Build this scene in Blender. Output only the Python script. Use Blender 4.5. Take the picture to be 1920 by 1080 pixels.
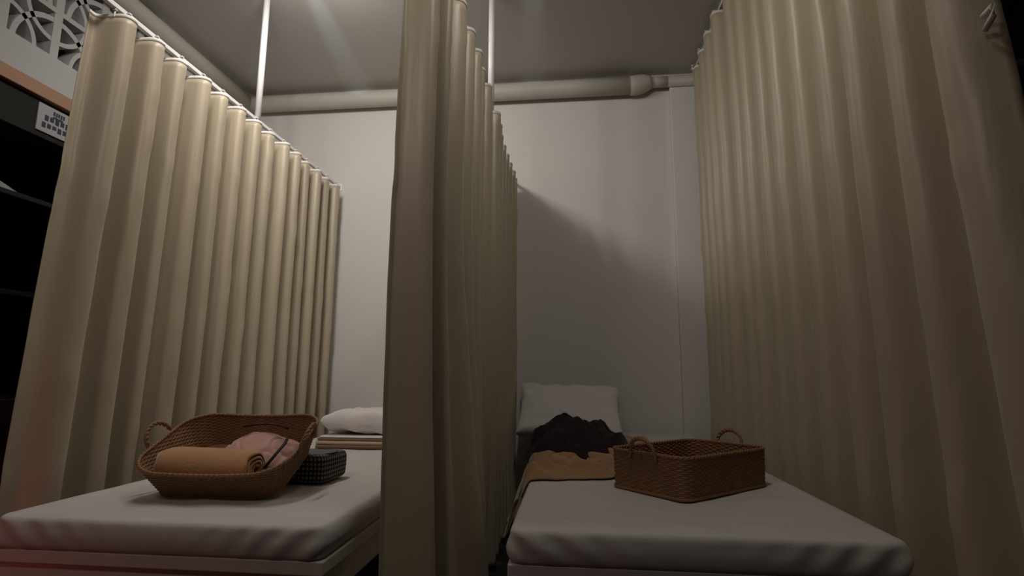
import bpy, bmesh, math, random
from mathutils import Vector, Matrix, noise
for o in list(bpy.data.objects): bpy.data.objects.remove(o)
scn = bpy.context.scene
COL = scn.collection
R = math.radians
H0 = 0.9            # eye height above the floor
# ------------------------------------------------------------------ camera
FPX, PITCH, YAW, ROLL = 1029.4, 9.008, 6.235, 0.266
cd = bpy.data.cameras.new('camera'); cam = bpy.data.objects.new('camera', cd); COL.objects.link(cam)
cd.sensor_width = 36; cd.lens = 36 * FPX / 1920; cd.clip_start = .02
a, b, c = R(PITCH), R(YAW), R(ROLL)
f = Vector((-math.sin(b)*math.cos(a), math.cos(b)*math.cos(a), math.sin(a)))
r = Vector((math.cos(b), math.sin(b), 0)); u = r.cross(f)
r2 = r*math.cos(c)+u*math.sin(c); u2 = u*math.cos(c)-r*math.sin(c)
M = Matrix((r2, u2, -f)).transposed().to_4x4(); M.translation = (0, 0, H0)
cam.matrix_world = M
scn.camera = cam
# ------------------------------------------------------------------ world, exposure, lamps
w = bpy.data.worlds.new('world'); scn.world = w; w.use_nodes = True
bg = w.node_tree.nodes['Background']; bg.inputs[0].default_value = (.62, .6, .55, 1); bg.inputs[1].default_value = .012
scn.view_settings.view_transform = 'Standard'; scn.view_settings.look = 'None'
scn.view_settings.gamma = 1; scn.view_settings.exposure = 0
scn.view_settings.use_curve_mapping = False
CEIL = H0 + 2.01
WALL = 3.574

def area(name, loc, rot, sx, sy, power, col, spread=180):
    l = bpy.data.lights.new(name, 'AREA'); l.shape = 'RECTANGLE'; l.size = sx; l.size_y = sy
    l.energy = power; l.color = col; l.spread = R(spread)
    o = bpy.data.objects.new(name, l); COL.objects.link(o); o.location = loc; o.rotation_euler = rot
    return o
def spot(name, loc, target, power, col, ang, blend=.8, rad=.03):
    l = bpy.data.lights.new(name, 'SPOT'); l.energy = power; l.color = col; l.spot_size = R(ang); l.spot_blend = blend
    l.shadow_soft_size = rad
    o = bpy.data.objects.new(name, l); COL.objects.link(o); o.location = loc
    o.rotation_euler = (Vector(target)-Vector(loc)).to_track_quat('-Z', 'Y').to_euler()
    return o
# two fluorescent strips running front to back under the ceiling, each in three short tubes tipped towards the back wall
def strip(name, x, y0, y1, power, col, tip=38, wid=.07, n=3):
    for k in range(n):
        L = (y1-y0)/n
        area(name, (x, y0+L*(k+.5), CEIL-.03-.5*L*math.sin(R(tip))), (R(tip), 0, 0), wid, L, power/n, col, 178)
strip('ceiling_lamp_light', -1.20, 1.3, 2.3, 15.5, (1, .94, .88), 50)
strip('second_ceiling_lamp_light', .08, .75, 1.35, 6.2, (1, .94, .87), 54)
spot('streak_light', (-1.27, 1.75, CEIL-.09), (-1.40, 2.85, CEIL), 60, (.85, .97, 1), 9, 1.0, .01)  # added spot grazing the ceiling to draw the bright streak
spot('faint_streak_light', (-.12, 1.75, CEIL-.09), (-.20, 2.85, CEIL), 22, (.92, .97, 1), 9, 1.0, .01)  # added spot for the fainter ceiling streak above the right bay
area('corridor_lamp_light', (-1.1, -.5, CEIL-.15), (R(72), 0, R(-8)), .4, .3, 4.2, (1, .82, .72), 130)
rl = bpy.data.lights.new('red_glow_light', 'POINT'); rl.energy = 1.5; rl.color = (1, .16, .14); rl.shadow_soft_size = .12  # unseen red source, added for the red glow at lower left
ro = bpy.data.objects.new('red_glow_light', rl); COL.objects.link(ro); ro.location = (-1.9, .7, .35)

# ------------------------------------------------------------------ materials
def mat(name, col, rough=.7, spec=.3, sheen=0, bump=None, var=None, coord='Object', metal=0, trans=0):
    m = bpy.data.materials.new(name); m.use_nodes = True
    nt = m.node_tree; p = nt.nodes['Principled BSDF']
    p.inputs['Base Color'].default_value = (*col, 1); p.inputs['Roughness'].default_value = rough
    p.inputs['Specular IOR Level'].default_value = spec; p.inputs['Metallic'].default_value = metal
    if sheen: p.inputs['Sheen Weight'].default_value = sheen
    tc = nt.nodes.new('ShaderNodeTexCoord')
    if var:       # (scale, amount)
        n = nt.nodes.new('ShaderNodeTexNoise'); n.inputs['Scale'].default_value = var[0]; n.inputs['Detail'].default_value = 5
        nt.links.new(tc.outputs[coord], n.inputs['Vector'])
        mx = nt.nodes.new('ShaderNodeMix'); mx.data_type = 'RGBA'
        k = var[1]
        mx.inputs[6].default_value = (*[x*(1-k) for x in col], 1); mx.inputs[7].default_value = (*[min(1, x*(1+k)) for x in col], 1)
        nt.links.new(n.outputs['Fac'], mx.inputs[0]); nt.links.new(mx.outputs[2], p.inputs['Base Color'])
    if bump:      # (scale, strength, distance[, stretch])
        n = nt.nodes.new('ShaderNodeTexNoise'); n.inputs['Scale'].default_value = bump[0]; n.inputs['Detail'].default_value = 4
        mp = nt.nodes.new('ShaderNodeMapping'); nt.links.new(tc.outputs[coord], mp.inputs['Vector'])
        if len(bump) > 3: mp.inputs['Scale'].default_value = bump[3]
        nt.links.new(mp.outputs[0], n.inputs['Vector'])
        bp = nt.nodes.new('ShaderNodeBump'); bp.inputs['Strength'].default_value = bump[1]; bp.inputs['Distance'].default_value = bump[2]
        nt.links.new(n.outputs['Fac'], bp.inputs['Height']); nt.links.new(bp.outputs[0], p.inputs['Normal'])
    return m
MT = {}
MT['wall'] = mat('wall_paint', (.67, .65, .625), .85, .2, bump=(60, .15, .002), var=(1.2, .02))
MT['ceil'] = mat('ceiling_paint', (.50, .49, .465), .42, .5, bump=(8, .08, .004))
MT['trim'] = mat('pipe_paint', (.50, .475, .42), .5, .4, var=(3, .06))
MT['floor'] = mat('dark_floor_tile', (.035, .03, .03), .5, .4, var=(3, .2))
MT['dark'] = mat('dark_panel', (.018, .018, .016), .6, .3, var=(4, .2))
MT['lowdoor'] = mat('red_lit_door', (.05, .02, .018), .4, .4)  # red light falling on the low front is put into its colour
MT['curtain'] = mat('beige_satin_fabric', (.46, .395, .285), .40, .5, .15, bump=(60, .35, .003, (1, 1, .12)), var=(5, .04))
MT['tape'] = mat('white_tape', (.74, .72, .68), .6, .3)
MT['whitemetal'] = mat('white_enamel', (.80, .80, .80), .35, .5)
MT['sheet'] = mat('white_sheet', (.58, .565, .54), .8, .2, .15, bump=(14, .25, .006), var=(3, .03))
MT['bed'] = mat('white_laminate', (.58, .56, .53), .5, .4, var=(2, .03))
MT['pillow'] = mat('pillow_cotton', (.74, .71, .70), .8, .2, .2, bump=(12, .3, .006))
MT['wicker'] = mat('wicker', (.235, .125, .058), .55, .35, var=(40, .3))
MT['wicker2'] = mat('wicker_light', (.26, .14, .065), .55, .35, var=(40, .25))
MT['tan'] = mat('tan_fleece', (.34, .20, .10), .95, .1, .5, bump=(120, .5, .003), var=(20, .08))
MT['roll'] = mat('peach_fleece', (.50, .27, .125), .95, .1, .5, bump=(120, .5, .003), var=(20, .08))
MT['pink'] = mat('pink_cotton', (.55, .33, .28), .9, .1, .3, bump=(60, .3, .003), var=(20, .06))
MT['plum'] = mat('dark_plum_cloth', (.022, .009, .013), .85, .15, .05, bump=(40, .4, .004), var=(12, .2))
MT['black'] = mat('black_strap', (.01, .008, .01), .6, .3)
MT['brown'] = mat('brown_blanket', (.22, .125, .075), .95, .1, .4, bump=(100, .4, .003))
MT['beige'] = mat('beige_blanket', (.50, .36, .25), .95, .1, .4, bump=(100, .4, .003))
MT['wood'] = mat('orange_wood', (.42, .25, .16), .5, .4, var=(6, .1))
MT['sign'] = mat('sign_white', (.40, .40, .40), .5, .4)
MT['ink'] = mat('sign_ink', (.05, .05, .085), .6, .3)
MT['lattice'] = mat('lattice_paint', (.50, .50, .49), .8, .2, var=(5, .05))
MT['towel'] = mat('grey_towel', (.30, .30, .29), .9, .2, .3, bump=(60, .4, .004))
# gingham check
def gingham():
    m = bpy.data.materials.new('gingham_check'); m.use_nodes = True; nt = m.node_tree; p = nt.nodes['Principled BSDF']
    tc = nt.nodes.new('ShaderNodeTexCoord'); sp = nt.nodes.new('ShaderNodeSeparateXYZ'); nt.links.new(tc.outputs['Object'], sp.inputs[0])
    def stripe(sock, per):
        q = nt.nodes.new('ShaderNodeMath'); q.operation = 'PINGPONG'; q.inputs[1].default_value = per
        nt.links.new(sock, q.inputs[0])
        g = nt.nodes.new('ShaderNodeMath'); g.operation = 'GREATER_THAN'; g.inputs[1].default_value = per*.5
        nt.links.new(q.outputs[0], g.inputs[0]); return g.outputs[0]
    ad = nt.nodes.new('ShaderNodeMath'); nt.links.new(sp.outputs[0], ad.inputs[0]); nt.links.new(sp.outputs[1], ad.inputs[1])
    A = stripe(ad.outputs[0], .0068); Z = stripe(sp.outputs[2], .0068)
    s = nt.nodes.new('ShaderNodeMath'); nt.links.new(A, s.inputs[0]); nt.links.new(Z, s.inputs[1])
    d = nt.nodes.new('ShaderNodeMath'); d.operation = 'MULTIPLY'; d.inputs[1].default_value = .5; nt.links.new(s.outputs[0], d.inputs[0])
    cr = nt.nodes.new('ShaderNodeValToRGB'); e = cr.color_ramp
    e.elements[0].color = (.012, .011, .012, 1); e.elements[1].color = (.25, .25, .23, 1)
    el = e.elements.new(.5); el.color = (.05, .048, .048, 1)
    nt.links.new(d.outputs[0], cr.inputs[0]); nt.links.new(cr.outputs[0], p.inputs['Base Color'])
    p.inputs['Roughness'].default_value = .9
    return m
MT['check'] = gingham()

# ------------------------------------------------------------------ helpers
def link(name, verts, faces, m, parent=None, smooth=True, loc=None):
    me = bpy.data.meshes.new(name); me.from_pydata([tuple(v) for v in verts], [], faces); me.validate(); me.update()
    bm = bmesh.new(); bm.from_mesh(me); bmesh.ops.recalc_face_normals(bm, faces=bm.faces); bm.to_mesh(me); bm.free()
    if smooth:
        for p in me.polygons: p.use_smooth = True
    me.materials.append(m)
    o = bpy.data.objects.new(name, me); COL.objects.link(o)
    if parent: o.parent = parent
    if loc: o.location = loc
    return o
class MB:
    def __init__(s): s.v = []; s.f = []
    def add(s, vs, fs):
        n = len(s.v); s.v += [Vector(v) for v in vs]; s.f += [tuple(i+n for i in q) for q in fs]
    def box(s, x0, x1, y0, y1, z0, z1):
        s.add([(x, y, z) for x in (x0, x1) for y in (y0, y1) for z in (z0, z1)],
              [(0, 1, 3, 2), (4, 6, 7, 5), (0, 4, 5, 1), (2, 3, 7, 6), (0, 2, 6, 4), (1, 5, 7, 3)])
    def tube(s, pts, rad, n=8, closed=False, caps=True, flat=1.0):
        pts = [Vector(p) for p in pts]; L = len(pts); rings = []
        up = Vector((0, 0, 1)); prev = None
        for i, p in enumerate(pts):
            if closed: t = pts[(i+1) % L]-pts[i-1]
            else: t = pts[min(i+1, L-1)]-pts[max(i-1, 0)]
            t.normalize()
            if prev is None:
                q = up if abs(t.z) < .9 else Vector((1, 0, 0))
            else: q = prev
            s1 = (q - t*q.dot(t)).normalized(); prev = s1; s2 = t.cross(s1)
            rr = rad[i] if isinstance(rad, (list, tuple)) else rad
            rings.append([p+(s1*math.cos(2*math.pi*k/n)*flat+s2*math.sin(2*math.pi*k/n))*rr for k in range(n)])
        vs = [v for q in rings for v in q]; fs = []
        for i in range(L if closed else L-1):
            j = (i+1) % L
            for k in range(n): fs.append((i*n+k, i*n+(k+1) % n, j*n+(k+1) % n, j*n+k))
        if not closed and caps: fs += [tuple(range(n)), tuple((L-1)*n+k for k in range(n))]
        s.add(vs, fs)
    def build(s, name, m, parent=None, smooth=False, bevel=0, off=(0, 0, 0)):
        o = link(name, [v-Vector(off) for v in s.v], s.f, m, parent, smooth)
        if not parent: o.location = off
        if bevel:
            bv = o.modifiers.new('bevel', 'BEVEL'); bv.width = bevel; bv.segments = 3; bv.limit_method = 'ANGLE'
            for p in o.data.polygons: p.use_smooth = True
            o.modifiers.new('wn', 'WEIGHTED_NORMAL')
        return o
def tag(o, label, cat, group=None):
    o['label'] = label; o['category'] = cat
    if group: o['group'] = group
    return o
def empty(name, loc, label, cat, group=None, rot=(0, 0, 0)):
    o = bpy.data.objects.new(name, None); COL.objects.link(o); o.location = loc; o.rotation_euler = rot; o.empty_display_size = .1
    return tag(o, label, cat, group)
def struct(o): o['kind'] = 'structure'; return o
def nz(x, y=0, z=0): return noise.noise(Vector((x, y, z)))
def sstep(a, b, x):
    t = max(0, min(1, (x-a)/(b-a))); return t*t*(3-2*t)

# ------------------------------------------------------------------ the room
XL = -2.37
m = MB(); m.box(-5, 4, -3, 4, -.1, 0); struct(m.build('floor', MT['floor']))
m = MB(); m.box(-5, 4, -3, 4, CEIL, CEIL+.1); struct(m.build('ceiling', MT['ceil']))
m = MB(); m.box(XL-.12, 4, WALL, WALL+.12, 0, CEIL); struct(m.build('wall_back', MT['wall']))
m = MB(); m.box(3.2, 3.3, -3, WALL, 0, CEIL); struct(m.build('wall_right', MT['dark']))  # near-black colour stands in for the darkness beyond the right curtain
m = MB(); m.box(-5, 3.3, -3.1, -3, 0, CEIL); struct(m.build('wall_front', MT['dark']))
# left wall: solid beyond the opening, white band over a wooden lintel, dark opening
Y0, Y1 = .6, 2.62
ZL0, ZL1 = H0+1.228, H0+1.29     # lintel
ZB = H0+1.434                    # top of the white band
m = MB()
m.box(XL-.12, XL, Y1, WALL, 0, CEIL)
m.box(XL-.12, XL, -1, Y0, 0, CEIL)
struct(m.build('wall_left', MT['wall']))
# pilaster, cornice, pipe
m = MB(); m.box(.675, 1.25, WALL-.045, WALL-.0005, 0, CEIL-.0005); struct(m.build('trim_1', MT['wall'], bevel=.008))
m = MB()
m.box(XL, 1.4, WALL-.05, WALL, CEIL-.022, CEIL)
m.box(XL, XL+.05, Y1, WALL-.05, CEIL-.022, CEIL)
struct(m.build('trim_2', MT['trim'], bevel=.006))
pz = H0+1.928
p = empty('ceiling_pipe', (-1, WALL-.07, pz), 'cream painted pipe running along the back wall just below the ceiling', 'pipe')
m = MB(); m.tube([(x, 0, 0) for x in [-1.31, -1.2, -1, -.5, 0, .5, 1, 1.43]], .058, 24)
m.tube([(-1.315, .0, 0), (-1.315, -.5, .0), (-1.315, -1.5, .0), (-1.315, -2.2, .0)], .055, 20)
m.build('large_pipe', MT['trim'], p, smooth=True)
m = MB(); m.tube([(1.41, 0, -.002), (1.44, 0, 0), (1.50, 0, .010), (1.53, 0, .016), (1.55, 0, .02)], [.062, .066, .062, .050, .042], 24)
m.build('coupling', MT['trim'], p, smooth=True)
m = MB(); m.tube([(1.53, .012, .022), (1.66, .012, .022)], .036, 20); m.tube([(1.66, .012, .022), (2.3, .012, .022)], .036, 20)
m.build('narrow_pipe', MT['trim'], p, smooth=True)

# ------------------------------------------------------------------ left divider: lattice, band, lintel, dark shelving
def lattice():
    m = MB(); T = .235; w = .024; x0, x1 = XL-.09, XL
    ys = Y0-.06; nY = 9; nZ = 3
    zt = ZB
    for j in range(nZ+1):
        z = zt + j*T
        if z-w/2 > CEIL: break
        m.box(x0, x1, Y0, Y1, z-w/2 if j else z, min(z+w/2, CEIL))
    for i in range(nY+1):
        y = 1.16+(i-2)*T
        if Y0 <= y-w/2 and y+w/2 <= Y1: m.box(x0+.001, x1-.001, y-w/2-.008, y+w/2+.008, zt, CEIL)
    def arc(cy, cz, rad, a0, a1, hw=.010, n=14):
        vs = []; fs = []
        for k in range(n+1):
            t = a0+(a1-a0)*k/n
            for rr in (rad-hw, rad+hw):
                for xx in (x0+.004, x1-.004):
                    vs.append((xx, cy+rr*math.cos(t), min(cz+rr*math.sin(t), CEIL)))
        for k in range(n):
            A = k*4; B = A+4
            fs += [(A, B, B+1, A+1), (A+2, A+3, B+3, B+2), (A, A+2, B+2, B), (A+1, B+1, B+3, A+3)]
        fs += [(0, 1, 3, 2), (n*4, n*4+2, n*4+3, n*4+1)]
        m.add(vs, fs)
    for i in range(-2, nY):
        for j in range(nZ):
            y = 1.16+i*T; z = zt+j*T
            if y < Y0 or y+T > Y1: continue
            fl = (i+j) % 2
            h = math.pi/2
            # two opposite quarter rings and the diagonal bar between them
            if fl:
                arc(y, z, T*.62, 0, h); arc(y+T, z+T, T*.62, 2*h, 3*h)
            else:
                arc(y+T, z, T*.62, h, 2*h); arc(y, z+T, T*.62, 3*h, 4*h)
            if fl: arc(y+T, z, T*.80, h, 2*h, .012)
            else: arc(y, z, T*.80, 0, h, .012)
    return m
lat = lattice().build('trim_3', MT['lattice']); struct(lat)
m = MB(); m.box(XL-.12, XL+.004, Y0, Y1, ZL1, ZB); struct(m.build('trim_4', MT['lattice'], bevel=.004))
m = MB(); m.box(XL-.12, XL+.012, Y0, Y1, ZL0, ZL1); struct(m.build('trim_5', MT['wood'], bevel=.004))
m = MB(); m.box(XL-1.2, XL-1.1, 0, WALL, 0, CEIL); m.box(XL-1.2, XL-.12, Y1+.3, Y1+.4, 0, CEIL); struct(m.build('wall_far_left', MT['dark']))
cb = empty('dark_cabinet', (XL-.3, 1.9, 0), 'black open shelving unit under the orange wooden lintel at far left', 'cabinet')
FX = .285
m = MB(); m.box(-.2, FX, -1.25, .7, H0+1.055, H0+1.222); m.build('top_panel', MT['dark'], cb, bevel=.004)
m = MB(); m.box(-.2, FX-.01, -1.25, .7, H0+.755, H0+.778); m.build('shelf', MT['dark'], cb, bevel=.003)
m = MB(); m.box(-.2, FX-.01, -1.25, .7, H0+.33, H0+.353); m.build('shelf', MT['dark'], cb, bevel=.003)
m = MB(); m.box(-.2, FX, -1.25, .7, .03, H0-.11); m.build('lower_door', MT['lowdoor'], cb, bevel=.004)
m = MB(); m.box(-.22, -.2, -1.25, .7, .02, H0+1.222); m.build('back_panel', MT['dark'], cb)
for yy in (-1.27, .70):
    m = MB(); m.box(-.22, FX, yy, yy+.02, 0, H0+1.222); m.build('side_panel', MT['dark'], cb)
# sign on the top panel
sx = XL-.3+FX
SZ = H0+1.085-1.768
sg = empty('small_sign', (sx+.0045, 2.095, SZ), 'small white sign with blue writing stuck below the orange lintel', 'sign')
m = MB(); m.box(-.004, .003, -.02, .26, 1.765, 1.895); m.build('plate', MT['sign'], sg, bevel=.002)
random.seed(5)
m = MB()
for k in range(5):      # blurred lines of writing
    y = .05+k*.012
    m.box(.003, .0045, y, y+.008, 1.862-.003*(k % 2), 1.880)
for k in range(5):
    y = .012+k*.026; m.box(.003, .0045, y, y+.018, 1.822+.004*(k % 2), 1.848)
for k in range(9):
    y = .0+k*.026; m.box(.003, .0045, y+.002, y+.020, 1.787+.004*(k % 3), 1.812)
m.box(.003, .0045, .05, .10, 1.848, 1.856)
m.build('writing', MT['ink'], sg)

# ------------------------------------------------------------------ curtains
def interp(xs, ys, x):
    if x <= xs[0]: return ys[0]+(x-xs[0])*(ys[1]-ys[0])/(xs[1]-xs[0])
    for i in range(len(xs)-1):
        if x <= xs[i+1]:
            t = (x-xs[i])/(xs[i+1]-xs[i]); t2 = t*.7+.3*t*t*(3-2*t); return ys[i]+(ys[i+1]-ys[i])*t2
    return ys[-1]+(x-xs[-1])*(ys[-1]-ys[-2])/(xs[-1]-xs[-2])
def curtain(root, x0, side, peaks, ztop, zbot, amp, seed, flare=lambda y, v: 0, xoff=lambda y, v: 0, tape=True, nper=26, nv=70, ampv=lambda v, y: 1, ph_start=-math.pi, irr=.8):
    rnd = random.Random(seed); N = len(peaks)
    aa = [rnd.uniform(irr, 1.12) for _ in range(2*N+4)]
    dr = [rnd.uniform(-1, 1)*.016 for _ in range(2*N+4)]
    phs = [2*math.pi*i for i in range(N)]
    loc = Vector(root.location)
    def P(ph, v, push=0):
        y = interp(phs, peaks, ph)
        k = (ph+math.pi)/math.pi; i = max(0, min(2*N+1, int(k))); t = min(1, max(0, k-i)); t = t*t*(3-2*t)
        A = (aa[i]*(1-t)+aa[i+1]*t)*amp*ampv(v, y)
        d = (dr[i]*(1-t)+dr[i+1]*t)*v
        cs = math.cos(ph)
        kk = .30-.28*min(1, v*1.3); sh = cs*(1+kk-kk*cs*cs)
        per = (peaks[-1]-peaks[0])/(N-1)
        x = x0+side*A*sh+side*push
        yy = y+per*(.075-.03*v)*math.sin(2*ph)+d+flare(y, v)
        z = ztop+(zbot-ztop)*v
        # crinkles across the cloth
        x += side*.0025*nz(yy*9+seed, z*5, ph)+.006*nz(yy*2.5, z*1.2+seed*3, 5)*v*2
        # a few pinch creases
        x += side*.0045*max(0, nz(ph*.8+seed*7, z*9, 1.5)-.22)*2
        x += xoff(y, v)
        return Vector((x, yy, z))-loc
    ph0, ph1 = ph_start, 2*math.pi*(N-1)+math.pi
    n = int((ph1-ph0)/(2*math.pi)*nper)
    vs = [P(ph0+(ph1-ph0)*i/n, j/nv) for j in range(nv+1) for i in range(n+1)]
    fs = [(j*(n+1)+i, j*(n+1)+i+1, (j+1)*(n+1)+i+1, (j+1)*(n+1)+i) for j in range(nv) for i in range(n)]
    o = link('fabric', vs, fs, MT['curtain'], root)
    sd = o.modifiers.new('thick', 'SOLIDIFY'); sd.thickness = .002; sd.offset = 0
    # white header tape along the top edge
    H = .014
    vs = []
    for j in range(3):
        for i in range(n+1):
            q = P(ph0+(ph1-ph0)*i/n, 0, 0); q.z = ztop-loc.z+.006-H*j/2; vs.append(q)
    fs = [(j*(n+1)+i, j*(n+1)+i+1, (j+1)*(n+1)+i+1, (j+1)*(n+1)+i) for j in range(2) for i in range(n)]
    o = link('header_tape', vs, fs, MT['tape'], root)
    sd = o.modifiers.new('thick', 'SOLIDIFY'); sd.thickness = .004; sd.offset = 0
    return P
def hooks(root, x0, ys, z0, z1):
    m = MB(); m.tube([(0, 0, 0), (0, 0, (z1-z0)*.5), (.0, .004, (z1-z0)*.8), (0, 0, z1-z0)], .0028, 8)
    m.box(-.007, .007, -.008, .008, -.006, .004); m.box(-.006, .006, -.006, .006, z1-z0-.006, z1-z0)
    first = m.build('hook', MT['tape'], root)
    first.location = Vector((x0, ys[0], z0))-root.location
    for y in ys[1:]:
        c = first.copy(); COL.objects.link(c); c.parent = root; c.location = Vector((x0, y, z0))-root.location

ZR = H0+1.304
def rail(xc, y0, y1, z, label, poles, group):
    root = empty('curtain_rail', (xc, y0, z), label, 'curtain rail')
    m = MB(); m.box(-.009, .009, 0, y1-y0, -.006, .012); m.build('track', MT['whitemetal'], root, bevel=.002)
    m = MB(); m.box(-.02, .02, y1-y0-.004, y1-y0, -.025, .03); m.build('wall_bracket', MT['whitemetal'], root, bevel=.002)
    for y in poles:
        m = MB(); m.tube([(0, y-y0, .01), (0, y-y0, CEIL-z-.0005)], .0165, 20); m.build('hanger_pole', MT['whitemetal'], root, smooth=True)
    return root
rail(-1.622, 1.2, WALL-.0005, ZR, 'white curtain rail with one ceiling pole above the left bed', [2.54], 'rails')
rail(-.40, .9, WALL-.0005, ZR, 'white curtain rail between the two beds, hidden above the middle curtain', [2.62], 'rails')

# left curtain
pk = [1.662+.137*i for i in range(14)]
rt = empty('curtain', (-1.622, 1.6, 0), 'beige pleated curtain hanging along the left side of the left bed', 'curtain')
curtain(rt, -1.636, 1, pk, H0+1.268, .14, .072, 3, flare=lambda y, v: -.10*v*math.exp(-(y-1.6)/.35), ampv=lambda v, y: (1-.15*v)*(1-.35*(1-sstep(1.56, 1.66, y))))
hooks(rt, -1.622+.03, pk, H0+1.268, ZR-.006)
hooks(rt, -1.622-.0, [pk[0]-.03], H0+1.268, ZR-.006)
# middle curtain
pk = [1.44, 1.51, 1.70]+[1.86+.131*i for i in range(13)]
rt = empty('curtain', (-.40, 1.4, 0), 'beige pleated curtain dividing the two beds, seen almost edge on', 'curtain')
curtain(rt, -.40, 1, pk, H0+1.268, .08, .055, 11, flare=lambda y, v: -.09*v*math.exp(-(y-1.4)/.2),
        xoff=lambda y, v: .10*sstep(.35, 1, v)*math.exp(-((y-1.72)/.28)**2)-.035*math.exp(-((y-1.435)/.035)**2), ampv=lambda v, y: 1.0+.3*v*(y < 1.46)-.5*math.exp(-((y-1.60)/.07)**2))
hooks(rt, -.40+.02, pk, H0+1.268, ZR-.006)
# right curtain, up to the ceiling
ZT = CEIL-.045
root = empty('ceiling_track', (.839, .95, CEIL), 'white ceiling track carrying the tall right curtain', 'curtain rail')
m = MB(); m.box(-.012, .012, 0, WALL-.052-.95, -.018, -.0005); m.build('track', MT['whitemetal'], root, bevel=.002)
pk = [1.24, 1.40, 1.57, 1.76, 1.97, 2.16, 2.34, 2.52, 2.69, 2.86, 3.04, 3.22, 3.40]
rt = empty('curtain', (.839, 1.1, 0), 'tall beige pleated curtain hanging from ceiling to bed at the right', 'curtain')
curtain(rt, .85, -1, pk, ZT, .14, .070, 21, ph_start=-.62*math.pi, irr=.6, flare=lambda y, v: -.13*v*math.exp(-(y-1.1)/1.3)-.28*v*v*math.exp(-max(0, y-1.14)/.10),
        ampv=lambda v, y: .95+.1*v)
hooks(rt, .839-.04, pk, ZT, CEIL-.018)
m = MB(); m.tube([(-.01, .0, 1.585), (-.01, -.025, 1.60), (-.01, -.025, 1.62), (-.01, .0, 1.615)], .006, 8)
m.build('pull_ring', MT['tape'], rt, smooth=True)

# ------------------------------------------------------------------ beds
ZM = H0-.342
def mattress(x0, x1, y0, y1, label, seed):
    T = .075; cr = .035
    W, L = x1-x0, y1-y0; cx, cy = (x0+x1)/2, (y0+y1)/2
    o0 = empty
    vs = []; fs = []
    def outline(n):
        pts = []
        for cxs, cys, a0 in ((W/2-cr, L/2-cr, 0), (-W/2+cr, L/2-cr, 90), (-W/2+cr, -L/2+cr, 180), (W/2-cr, -L/2+cr, 270)):
            for k in range(9): t = R(a0+k*90/8); pts.append(Vector((cxs+cr*math.cos(t), cys+cr*math.sin(t), 0)))
        out = []
        for i in range(len(pts)):
            p, q = pts[i], pts[(i+1) % len(pts)]; s = max(1, int((q-p).length/.012))
            for k in range(s): out.append(p.lerp(q, k/s))
        return out
    OL = outline(0); n = len(OL)
    # profile: (inset, z)
    pr = [(.03, 0), (.008, 0), (.003, .006), (.0, .016), (-.002, .03), (-.002, .042), (0, .056), (.001, .064), (.005, .0705), (.012, .0742), (.035, .075)]
    rings = []
    def wr(p, z, edge):
        # fitted sheet creases: diagonal pulls near the corners and faint long waves
        q = 0
        g = math.exp(-(min(abs(p.x+W/2), abs(p.x-W/2))/.22)**2)
        sgn = 1 if p.x < 0 else -1
        q += .0065*g*math.sin((p.x*sgn*75+z*60)+2.5*nz(p.x*4, seed))*edge
        q += .003*nz(p.x*6+seed, p.y*6, z*12)*edge
        return q
    for ins, z in pr:
        ring = []
        for p in OL:
            d = Vector((max(-1, min(1, p.x/(W/2))), max(-1, min(1, p.y/(L/2))), 0))
            nrm = Vector((p.x-max(-W/2+cr, min(W/2-cr, p.x)), p.y-max(-L/2+cr, min(L/2-cr, p.y)), 0))
            nrm = nrm.normalized() if nrm.length > 1e-6 else Vector((0, 0, 0))
            e = math.sin(math.pi*min(1, z/.075))
            q_ = p-nrm*(ins-wr(p, z, e)*(ins < .03))
            ring.append(q_+Vector((0, 0, z+.0012*nz(q_.x*8, q_.y*8, seed)*(z > .06))))
        rings.append(ring)
    vs = [v for rg in rings for v in rg]
    for j in range(len(rings)-1):
        for i in range(n): fs.append((j*n+i, j*n+(i+1) % n, (j+1)*n+(i+1) % n, (j+1)*n+i))
    fs.append(tuple(range(n)))
    ix, iy = W/2-cr, L/2-cr; nx = max(1, int(2*ix/.012)); ny = max(1, int(2*iy/.012)); b0 = len(vs)
    def top(x, y):
        e = sstep(0, .06, min(ix-abs(x), iy-abs(y)))
        z = .004*nz(x*3+seed, y*3)+.0018*nz(x*9, y*7+seed)
        z += .0016*math.sin((x*26+y*40)+3*nz(x*5, y*5, seed))*math.exp(-((y+L/2)/.3)**2)
        z += .004*max(0, .12-abs(nz(x*2.2+seed, y*3.5+seed, 9)))/.12*max(0, nz(x*2, y*2, seed+20)+.1)
        return .075+z*e
    for jj in range(ny+1):
        for ii in range(nx+1):
            x = -ix+2*ix*ii/nx; y = -iy+2*iy*jj/ny
            edge_ = ii in (0, nx) or jj in (0, ny)
            vs.append(Vector((x, y, (.075+.0012*nz(x*8, y*8, seed)) if edge_ else top(x, y)+.0012*nz(x*8, y*8, seed))))
    fs += [(b0+jj*(nx+1)+ii, b0+jj*(nx+1)+ii+1, b0+(jj+1)*(nx+1)+ii+1, b0+(jj+1)*(nx+1)+ii) for jj in range(ny) for ii in range(nx)]
    o = link('mattress', vs, fs, MT['sheet'], None, True, (cx, cy, ZM-.075))
    bm = bmesh.new(); bm.from_mesh(o.data); bmesh.ops.remove_doubles(bm, verts=bm.verts, dist=.0015)
    bmesh.ops.recalc_face_normals(bm, faces=bm.faces); bm.to_mesh(o.data); bm.free()
    return tag(o, label, 'mattress')
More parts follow.
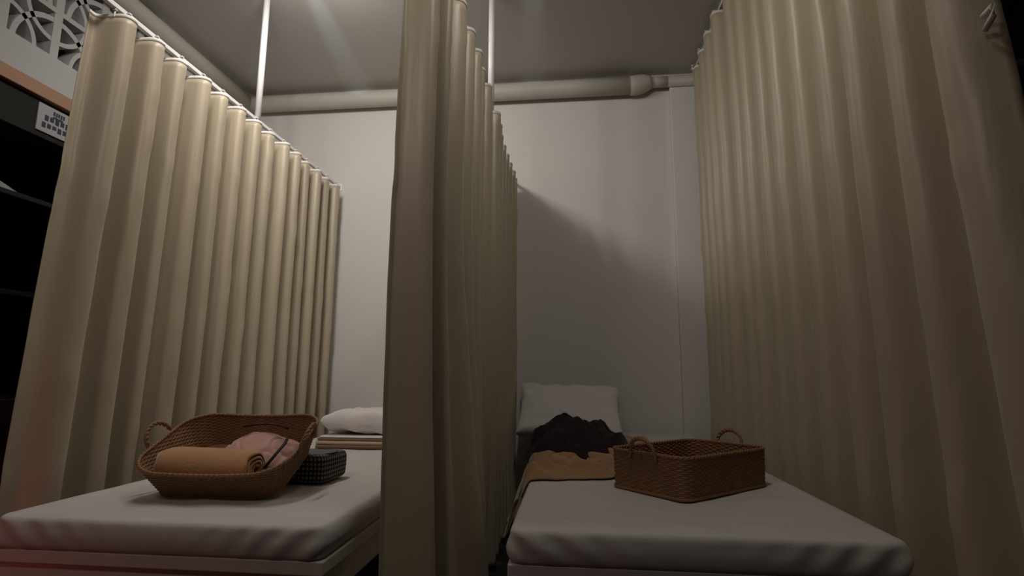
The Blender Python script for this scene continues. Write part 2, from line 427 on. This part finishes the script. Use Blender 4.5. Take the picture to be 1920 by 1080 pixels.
def bed(x0, x1, y0, y1, label):
    root = empty('bed_frame', ((x0+x1)/2, y0, 0), label, 'bed'); cx = (x0+x1)/2; w = (x1-x0)/2; L = y1-y0
    zt = ZM-.0755
    m = MB(); m.box(-w, w, -.0, L, zt-.032, zt); m.build('platform', MT['bed'], root, bevel=.004)
    m = MB(); m.box(-w+.012, w-.012, .012, .034, zt-.20, zt-.033); m.build('front_panel', MT['bed'], root, bevel=.003)
    for s in (-1, 1):
        m = MB(); x = s*(w-.023); m.box(x-.011, x+.011, .035, L-.01, zt-.105, zt-.033); m.build('side_rail', MT['bed'], root, bevel=.003)
        for ya, yb in ((.036, .25), (L-.22, L-.02)):
            m = MB(); xi = s*(w-.05)
            m.box(xi-.014, xi+.014, ya, yb, 0, zt-.033); m.build('leg', MT['bed'], root, bevel=.003)
    return root
bed(-1.408, -.562, 1.262, 3.53, 'white laminate bed frame under the left mattress')
mattress(-1.405, -.565, 1.255, 3.53, 'white sheeted mattress on the left bed, under the tilted basket', 1.3)
bed(-.15, .705, 1.30, 3.50, 'white laminate bed frame under the right mattress')
mattress(-.150, .702, 1.292, 3.50, 'white sheeted mattress on the right bed, under the empty basket', 4.7)

# ------------------------------------------------------------------ pillows
def pillow(name, w, d, h, seed, loc, rot, label, sag=0):
    n = 60; vs = []; fs = []
    for sgn in (1, -1):
        for j in range(n+1):
            for i in range(n+1):
                uu = -1+2*i/n; vv = -1+2*j/n
                a_ = math.sin(uu*math.pi/2); b_ = math.sin(vv*math.pi/2)
                px = a_*w/2*(1-.05*(1-abs(b_))**0*(1-b_*b_)*a_*a_); py = b_*d/2*(1-.06*(1-a_*a_)*b_*b_)
                th = ((1-a_**10)*(1-b_**8))**.36*(.76+.24*(1-a_*a_)*(1-b_*b_))
                wv = .011*nz(px*9+seed, py*9, sgn)+.008*nz(px*17, py*21, seed+sgn)
                rad = math.atan2(b_, a_)
                wv += .006*math.sin(rad*14+seed)*(a_*a_+b_*b_)*.6
                z = sgn*(h/2)*th+wv*min(1, th*2)
                vs.append((px, py, z))
    m_ = (n+1)**2
    for s in (0, 1):
        for j in range(n):
            for i in range(n):
                q = [s*m_+j*(n+1)+i, s*m_+j*(n+1)+i+1, s*m_+(j+1)*(n+1)+i+1, s*m_+(j+1)*(n+1)+i]
                fs.append(tuple(q))
    o = link(name, vs, fs, MT['pillow'], None, True, loc)
    bm = bmesh.new(); bm.from_mesh(o.data); bmesh.ops.remove_doubles(bm, verts=bm.verts, dist=.0008)
    bmesh.ops.recalc_face_normals(bm, faces=bm.faces); bm.to_mesh(o.data); bm.free()
    o.rotation_euler = rot
    return tag(o, label, 'pillow')
pillow('pillow', .60, .42, .125, 2.0, (-.895, 2.77, ZM+.058+.058), (R(-2), 0, R(2)), 'plump white pillow lying on folded blankets on the left bed')
pillow('pillow', .60, .40, .12, 7.0, (-.02, 3.32, ZM+.140), (R(41), R(2), R(1)), 'white pillow propped against the wall on the right bed')
# folded blanket and sheet under the left pillow
def slab(m, x0, x1, y0, y1, z0, z1, seed):
    n = 40; rr = (z1-z0)/2; prof = []
    for k in range(9): t = -math.pi/2-math.pi*k/8; prof.append((y0+rr+rr*math.cos(t), (z0+z1)/2+rr*math.sin(t)))
    prof += [(y1, z1), (y1, z0)]
    vs = []; K = len(prof)
    for i in range(n+1):
        x = x0+(x1-x0)*i/n
        dz = .002*nz(x*6, seed); dy = .004*nz(x*4, seed+3)
        vs += [(x, py+dy*(py < y0+.05), pz_+dz*(py < y0+.3)) for py, pz_ in prof]
    fs = [(i*K+k, i*K+(k+1) % K, (i+1)*K+(k+1) % K, (i+1)*K+k) for i in range(n) for k in range(K)]
    fs += [tuple(range(K)), tuple(n*K+k for k in range(K))]
    m.add(vs, fs)
bl = empty('folded_blanket', (-.92, 2.75, ZM), 'brown and beige folded blanket under the left pillow', 'blanket')
m = MB(); slab(m, -.275, .31, -.225, .2, .0015, .018, 1); m.build('lower_fold', MT['brown'], bl, smooth=True)
m = MB(); slab(m, -.275, .31, -.222, .2, .0185, .034, 2); m.build('middle_fold', MT['beige'], bl, smooth=True)
m = MB(); slab(m, -.27, .31, -.215, .2, .0345, .046, 3); m.build('upper_fold', MT['brown'], bl, smooth=True)
m = MB(); slab(m, -.26, .305, -.213, .19, .0, .008, 5)
o = m.build('folded_sheet', MT['pillow'], None, smooth=True); o.location = (-.92, 2.75, ZM+.048)
tag(o, 'thin white folded sheet between the brown blanket and the left pillow', 'sheet')

# ------------------------------------------------------------------ baskets
def superpath(L, W, cr, n):
    pts = []
    for cx, cy, a0 in ((L/2-cr, W/2-cr, 0), (-L/2+cr, W/2-cr, 90), (-L/2+cr, -W/2+cr, 180), (L/2-cr, -W/2+cr, 270)):
        for k in range(9): t = R(a0+k*90/8); pts.append(Vector((cx+cr*math.cos(t), cy+cr*math.sin(t), 0)))
    tot = sum((pts[(i+1) % len(pts)]-pts[i]).length for i in range(len(pts)))
    out = []; step = tot/n; acc = 0; i = 0; pos = 0
    for k in range(n):
        tgt = k*step
        while acc+(pts[(i+1) % len(pts)]-pts[i % len(pts)]).length < tgt:
            acc += (pts[(i+1) % len(pts)]-pts[i % len(pts)]).length; i = (i+1) % len(pts)
        seg = (pts[(i+1) % len(pts)]-pts[i]).length
        out.append(pts[i].lerp(pts[(i+1) % len(pts)], (tgt-acc)/seg if seg > 1e-9 else 0))
    return out
def basket(root, L0, W0, L1, W1, h, cr0, cr1, rows, ma, mb, dip=0, handle_h=.05, handle_w=.085, lean=0):
    NS = 84; n = NS*4     # stakes, samples
    def ring(t, off=0):
        p = superpath(L0+(L1-L0)*t, W0+(W1-W0)*t, cr0+(cr1-cr0)*t, n)
        z = h*t; out = []
        for i, q in enumerate(p):
            nr = Vector((q.x/(L1*L1), q.y/(W1*W1), 0)).normalized()
            zz = z - dip*t*(1-min(1, abs(q.x)/(L1/2))**2)
            out.append(Vector((q.x, q.y, zz))+nr*off)
        return out
    m = MB()
    # thin wall that carries the weave
    T = 12; rg = [ring(k/T) for k in range(T+1)]
    rgi = [ring(k/T, -.003) for k in range(T+1)]
    for RG in (rg, rgi):
        m.add([v for q in RG for v in q], [(j*n+i, j*n+(i+1) % n, (j+1)*n+(i+1) % n, (j+1)*n+i) for j in range(T) for i in range(n)])
    rr = h/rows/2*.92
    for k in range(rows):
        t = (k+.5)/rows
        base = ring(t)
        pts = []
        for i, q in enumerate(base):
            nr = Vector((q.x/(L1*L1), q.y/(W1*W1), 0)).normalized()
            off = .002*math.cos(math.pi*(i/4+(k % 2)))-.0015
            pts.append(q+nr*off)
        m.tube(pts, rr, 6, closed=True)
    m.build('wall', ma, root, smooth=True)
    m = MB(); b0 = superpath(L0, W0, cr0, n)
    for k in range(14):
        t = k/14
        m.tube([Vector((q.x*(1-t), q.y*(1-t)+0, .003)) for q in superpath(L0, W0, cr0, 80)], .0055, 6, closed=True)
    m.add([(q.x, q.y, .0045) for q in b0]+[(q.x, q.y, .0015) for q in b0], [tuple(range(n)), tuple(range(2*n-1, n-1, -1))])
    m.build('base', ma, root, smooth=True)
    # braided rim: two strands twisting around each other
    m = MB(); top = ring(1.0)
    for s in (0, math.pi):
        pts = []
        for i, q in enumerate(top):
            nr = Vector((q.x/(L1*L1), q.y/(W1*W1), 0)).normalized(); an = i*2*math.pi*48/n+s
            pts.append(q+nr*(.002*math.cos(an)-.001)+Vector((0, 0, .002+.002*math.sin(an))))
        m.tube(pts, .0036, 8, closed=True)
    m.build('rim', mb, root, smooth=True)
    for s in (-1, 1):
        m = MB()
        for st in (0, math.pi):
            pts = []
            for k in range(41):
                t = math.pi*k/40
                y = handle_w/2*math.cos(t); z = h-.012+(handle_h+.012)*math.sin(t)**.8
                x = s*(L1/2+.004+lean*math.sin(t))
                an = k*.9+st
                pts.append((x+.003*math.cos(an), y+.0015*math.sin(an), z+.003*math.sin(an)))
            m.tube(pts, .0042, 8)
        m.build('handle', mb, root, smooth=True)
# right basket: base centre from its four corners
bx, by = (.126+.599)/2, (1.817+1.855)/2
ang = math.atan2(1.855-1.568, .599-.284)
B2 = empty('wicker_basket', (bx, by, ZM+.004), 'empty brown wicker basket standing on the right bed', 'basket', rot=(0, 0, ang))
basket(B2, .415, .275, .425, .29, .112, .03, .045, 19, MT['wicker'], MT['wicker2'], dip=0, handle_h=.045, handle_w=.095, lean=.012)
# left basket: tilted about its front bottom edge, back resting on the checked pouch
B1 = empty('wicker_basket', (-.985, 1.482, ZM+.006), 'brown wicker basket tilted towards the front, holding a rolled blanket on the left bed', 'basket', rot=(0, 0, R(3)))
TILT = R(24)
W0 = .26
Mx = Matrix.Translation(B1.location) @ Matrix.Rotation(R(3), 4, 'Z') @ Matrix.Rotation(TILT, 4, 'X') @ Matrix.Translation((0, W0/2, 0))
B1.rotation_mode = 'QUATERNION'
B1.location = Mx.translation; B1.rotation_quaternion = Mx.to_quaternion()
basket(B1, .345, W0, .43, .33, .10, .05, .09, 22, MT['wicker'], MT['wicker2'], dip=.012, handle_h=.045, handle_w=.10, lean=.02)
def inb(x, y, z): return Mx @ Vector((x, y, z))

# rolled blanket in the tilted basket
def roll():
    N = 150; turns = 3.6; th = .0085
    prof_o = []; prof_i = []
    for k in range(N+1):
        t = turns*2*math.pi*k/N
        rr = .012+.046*k/N
        prof_o.append((rr*math.cos(t), rr*math.sin(t)*.92)); q = rr-th
        prof_i.append((q*math.cos(t), q*math.sin(t)*.92))
    prof = prof_o+prof_i[::-1]; K = len(prof)
    Ln = .27; ns = 36; vs = []; fs = []
    for i in range(ns+1):
        s = i/ns; x = -Ln/2+Ln*s
        e = 1-.10*(abs(2*s-1)**10)
        for q, (py, pz_) in enumerate(prof):
            w_ = 1+.05*nz(x*7, py*15, pz_*15)
            vs.append((x+.012*nz(py*22, pz_*22, 3)*(abs(2*s-1)**4), py*e*w_, pz_*e*w_))
    fs = [(i*K+k, i*K+(k+1) % K, (i+1)*K+(k+1) % K, (i+1)*K+k) for i in range(ns) for k in range(K)]
    # end caps as quad strips between outer and inner spiral
    for i, base in ((0, 0), (1, ns*K)):
        for k in range(N): fs.append((base+k, base+k+1, base+K-2-k, base+K-1-k))
    return vs, fs
vs, fs = roll()
o = link('rolled_blanket', vs, fs, MT['roll'], None, True)
o.location = inb(-.02, -.085, .068); o.rotation_euler = (R(20), R(1), R(-2))
tag(o, 'tan fleece blanket rolled up in the front of the tilted basket', 'blanket')

# ------------------------------------------------------------------ crumpled cloth
def heap(name, poly, basefn, H, seed, m_, label, cat, ridges=(28, 1, .6, .02), p=2.4, n=150, K=50, warp=.35, tmat=None, fine=.006, edge=.004, parent=None, jit=.05, crease=.012):
    """poly: outline (x, y); height field with long folds; hem lies on basefn."""
    P = [Vector((q[0], q[1])) for q in poly]; N = len(P)
    def cr(i, t):
        a_, b_, c_, d_ = P[(i-1) % N], P[i % N], P[(i+1) % N], P[(i+2) % N]
        return .5*((2*b_)+(-a_+c_)*t+(2*a_-5*b_+4*c_-d_)*t*t+(-a_+3*b_-3*c_+d_)*t*t*t)
    OL = [cr(int(k*N/n), k*N/n-int(k*N/n)) for k in range(n)]
    c_ = sum(P, Vector((0, 0)))/N
    kf, dx, dy, amp = ridges
    def height(x, y, rr):
        w1 = nz(x*4+seed, y*4, 1)*warp*6; w2 = nz(x*9, y*9+seed, 4)*warp*2
        s = math.sin((x*dx+y*dy)*kf+w1*2+w2); rd = (.5+.5*s)**1.6
        rd2 = .5+.9*nz(x*11+seed, y*11, 2)
        rd3 = .5+.9*nz(x*6-seed, y*8, 6)
        env = max(0, 1-rr**p)
        cz = math.exp(-(nz(x*6+seed, y*7, 12)/.05)**2)+.7*math.exp(-(nz(x*11-seed, y*12, 15)/.05)**2)
        return -crease*cz*min(1, env*1.5)+H*env*(.62+.25*rd3)+(amp*rd+amp*.6*max(0, rd2))*min(1, env*2.5)+fine*nz(x*28, y*28, seed)*env
    vs = []; fs = []
    for j in range(K+1):
        rr = j/K
        for k in range(n):
            q = c_.lerp(OL[k], rr)
            # ragged outline
            dq = (OL[k]-c_).normalized()
            q = c_+(q-c_)*(1+jit*2*nz(dq.x*5, dq.y*5, seed)*rr)
            z = basefn(q.x, q.y)+edge+height(q.x, q.y, rr)
            vs.append(Vector((q.x, q.y, z)))
    # rolled-under hem
    for k in range(n):
        q = c_+(Vector(vs[K*n+k].xy)-c_)*.985
        vs.append(Vector((q.x, q.y, basefn(q.x, q.y)+.0008)))
    K2 = K+1
    for j in range(K2):
        for k in range(n): fs.append((j*n+k, j*n+(k+1) % n, (j+1)*n+(k+1) % n, (j+1)*n+k))
    if tmat: vs = [tmat @ v for v in vs]
    loc = sum(vs, Vector((0, 0, 0)))/len(vs); loc.z = min(v.z for v in vs)
    o = link(name, [v-loc for v in vs], fs, m_, None, True, loc)
    bm = bmesh.new(); bm.from_mesh(o.data); bmesh.ops.remove_doubles(bm, verts=bm.verts, dist=.0001); bm.to_mesh(o.data); bm.free()
    if label: tag(o, label, cat)
    return o
def bedtop(x, y): 
    d = -.135-x
    return ZM+.003-(.16*sstep(0, .09, d) if d > 0 else 0)
heap('crumpled_blanket', [(-.215, 1.76), (-.19, 1.82), (-.12, 1.87), (-.04, 1.88), (.05, 1.90), (.13, 1.93), (.16, 2.04), (.19, 2.35), (.20, 2.6), (.16, 2.85), (0, 2.95), (-.17, 2.9), (-.22, 2.4), (-.225, 2.0)],
     bedtop, .022, 3.1, MT['tan'], 'tan blanket crumpled across the right bed and hanging off its left edge', 'blanket',
     ridges=(48, .25, 1, .036), n=280, K=110, p=3.2, warp=.38, fine=.008, crease=.016, jit=.025)
heap('tan_cloth', [(.16, 2.80), (.26, 2.76), (.35, 2.80), (.385, 2.90), (.34, 2.99), (.24, 3.02), (.17, 2.96), (.14, 2.88)],
     lambda x, y: ZM+.005, .03, 5.2, MT['tan'], 'small tan cloth end lying on the sheet to the right of the dark clothes', 'cloth', ridges=(30, 1, .3, .012), n=110, K=36, p=4, fine=.003, jit=.03, crease=.004)
def onblanket(x, y): return ZM+.03
heap('dark_clothes', [(-.15, 2.03), (-.06, 2.0), (.02, 2.08), (.10, 2.15), (.22, 2.35), (.235, 2.6), (.14, 2.75), (0, 2.8), (-.12, 2.7), (-.18, 2.4), (-.175, 2.2)],
     onblanket, .10, 9.4, MT['plum'], 'dark plum clothes heaped on the tan blanket before the propped pillow', 'clothes',
     ridges=(26, 1, -.5, .040), n=240, K=80, p=3.2, fine=.010, warp=.4, jit=.02)
# pink garment in the tilted basket
pk_ = heap('pink_garment', [(-.04, -.02), (.06, -.045), (.15, -.04), (.165, .04), (.15, .115), (.05, .125), (-.05, .12), (-.09, .06)],
     lambda x, y: .006, .07, 6.2, MT['pink'], 'pink folded garment with black strap behind the rolled blanket in the tilted basket', 'clothes',
     ridges=(40, 1, .3, .012), n=140, K=44, p=4, tmat=Mx, warp=.3, fine=.002, crease=.009)
loc = pk_.location
def strap(pts, w=.006):
    m = MB(); m.tube([inb(*q)-loc for q in pts], w, 6, flat=.45); m.build('strap', MT['black'], pk_, smooth=True)
strap([(-.015, .085, .096), (.02, .092, .100), (.06, .095, .101), (.105, .09, .098), (.125, .08, .094)])
strap([(.142, .045, .086), (.148, .01, .084), (.14, -.03, .076), (.125, -.075, .058)], .005)

# checked pouch
pc = empty('checked_pouch', (-.845, 1.785, ZM+.003), 'black and white checked fabric pouch behind the tilted basket', 'pouch', rot=(0, 0, R(-3)))
def softbox(wx, wy, hz, n=22):
    bm = bmesh.new(); bmesh.ops.create_cube(bm, size=1); bmesh.ops.subdivide_edges(bm, edges=bm.edges, cuts=n, use_grid_fill=True)
    vs = []
    for v in bm.verts:
        q = v.co*2; 
        L = (abs(q.x)**8+abs(q.y)**8+abs(q.z)**8)**(1/8); q = q/L
        bulge = 1+.05*(1-q.z*q.z)
        x = q.x*wx/2*bulge; y = q.y*wy/2*bulge; z = q.z*hz/2
        k = .003*nz(x*25, y*25, z*25); v.co = (x+k, y+k, z+hz/2+k*.5)
    me = bpy.data.meshes.new('body'); bm.to_mesh(me); bm.free()
    return me
me = softbox(.155, .165, .088); me.materials.append(MT['check'])
for q in me.polygons: q.use_smooth = True
o = bpy.data.objects.new('body', me); COL.objects.link(o); o.parent = pc
m = MB(); m.tube([(.07*math.cos(t)*(1 if 1 else 0)*1.02, .073*math.sin(t)*1.02, .086) for t in [2*math.pi*k/40 for k in range(40)]], .0025, 6, closed=True)
m.build('piping', MT['black'], pc, smooth=True)

# towel on the dark shelf at far left
heap('folded_towel', [(XL-.20, 1.70), (XL-.045, 1.72), (XL-.04, 1.90), (XL-.06, 2.10), (XL-.18, 2.12), (XL-.22, 1.95)], lambda x, y: H0+.7785, .05, 2.2, MT['towel'],
     'grey white towel lying on the dark shelf at far left', 'towel', ridges=(30, .2, 1, .012), n=90, K=30, crease=.004)
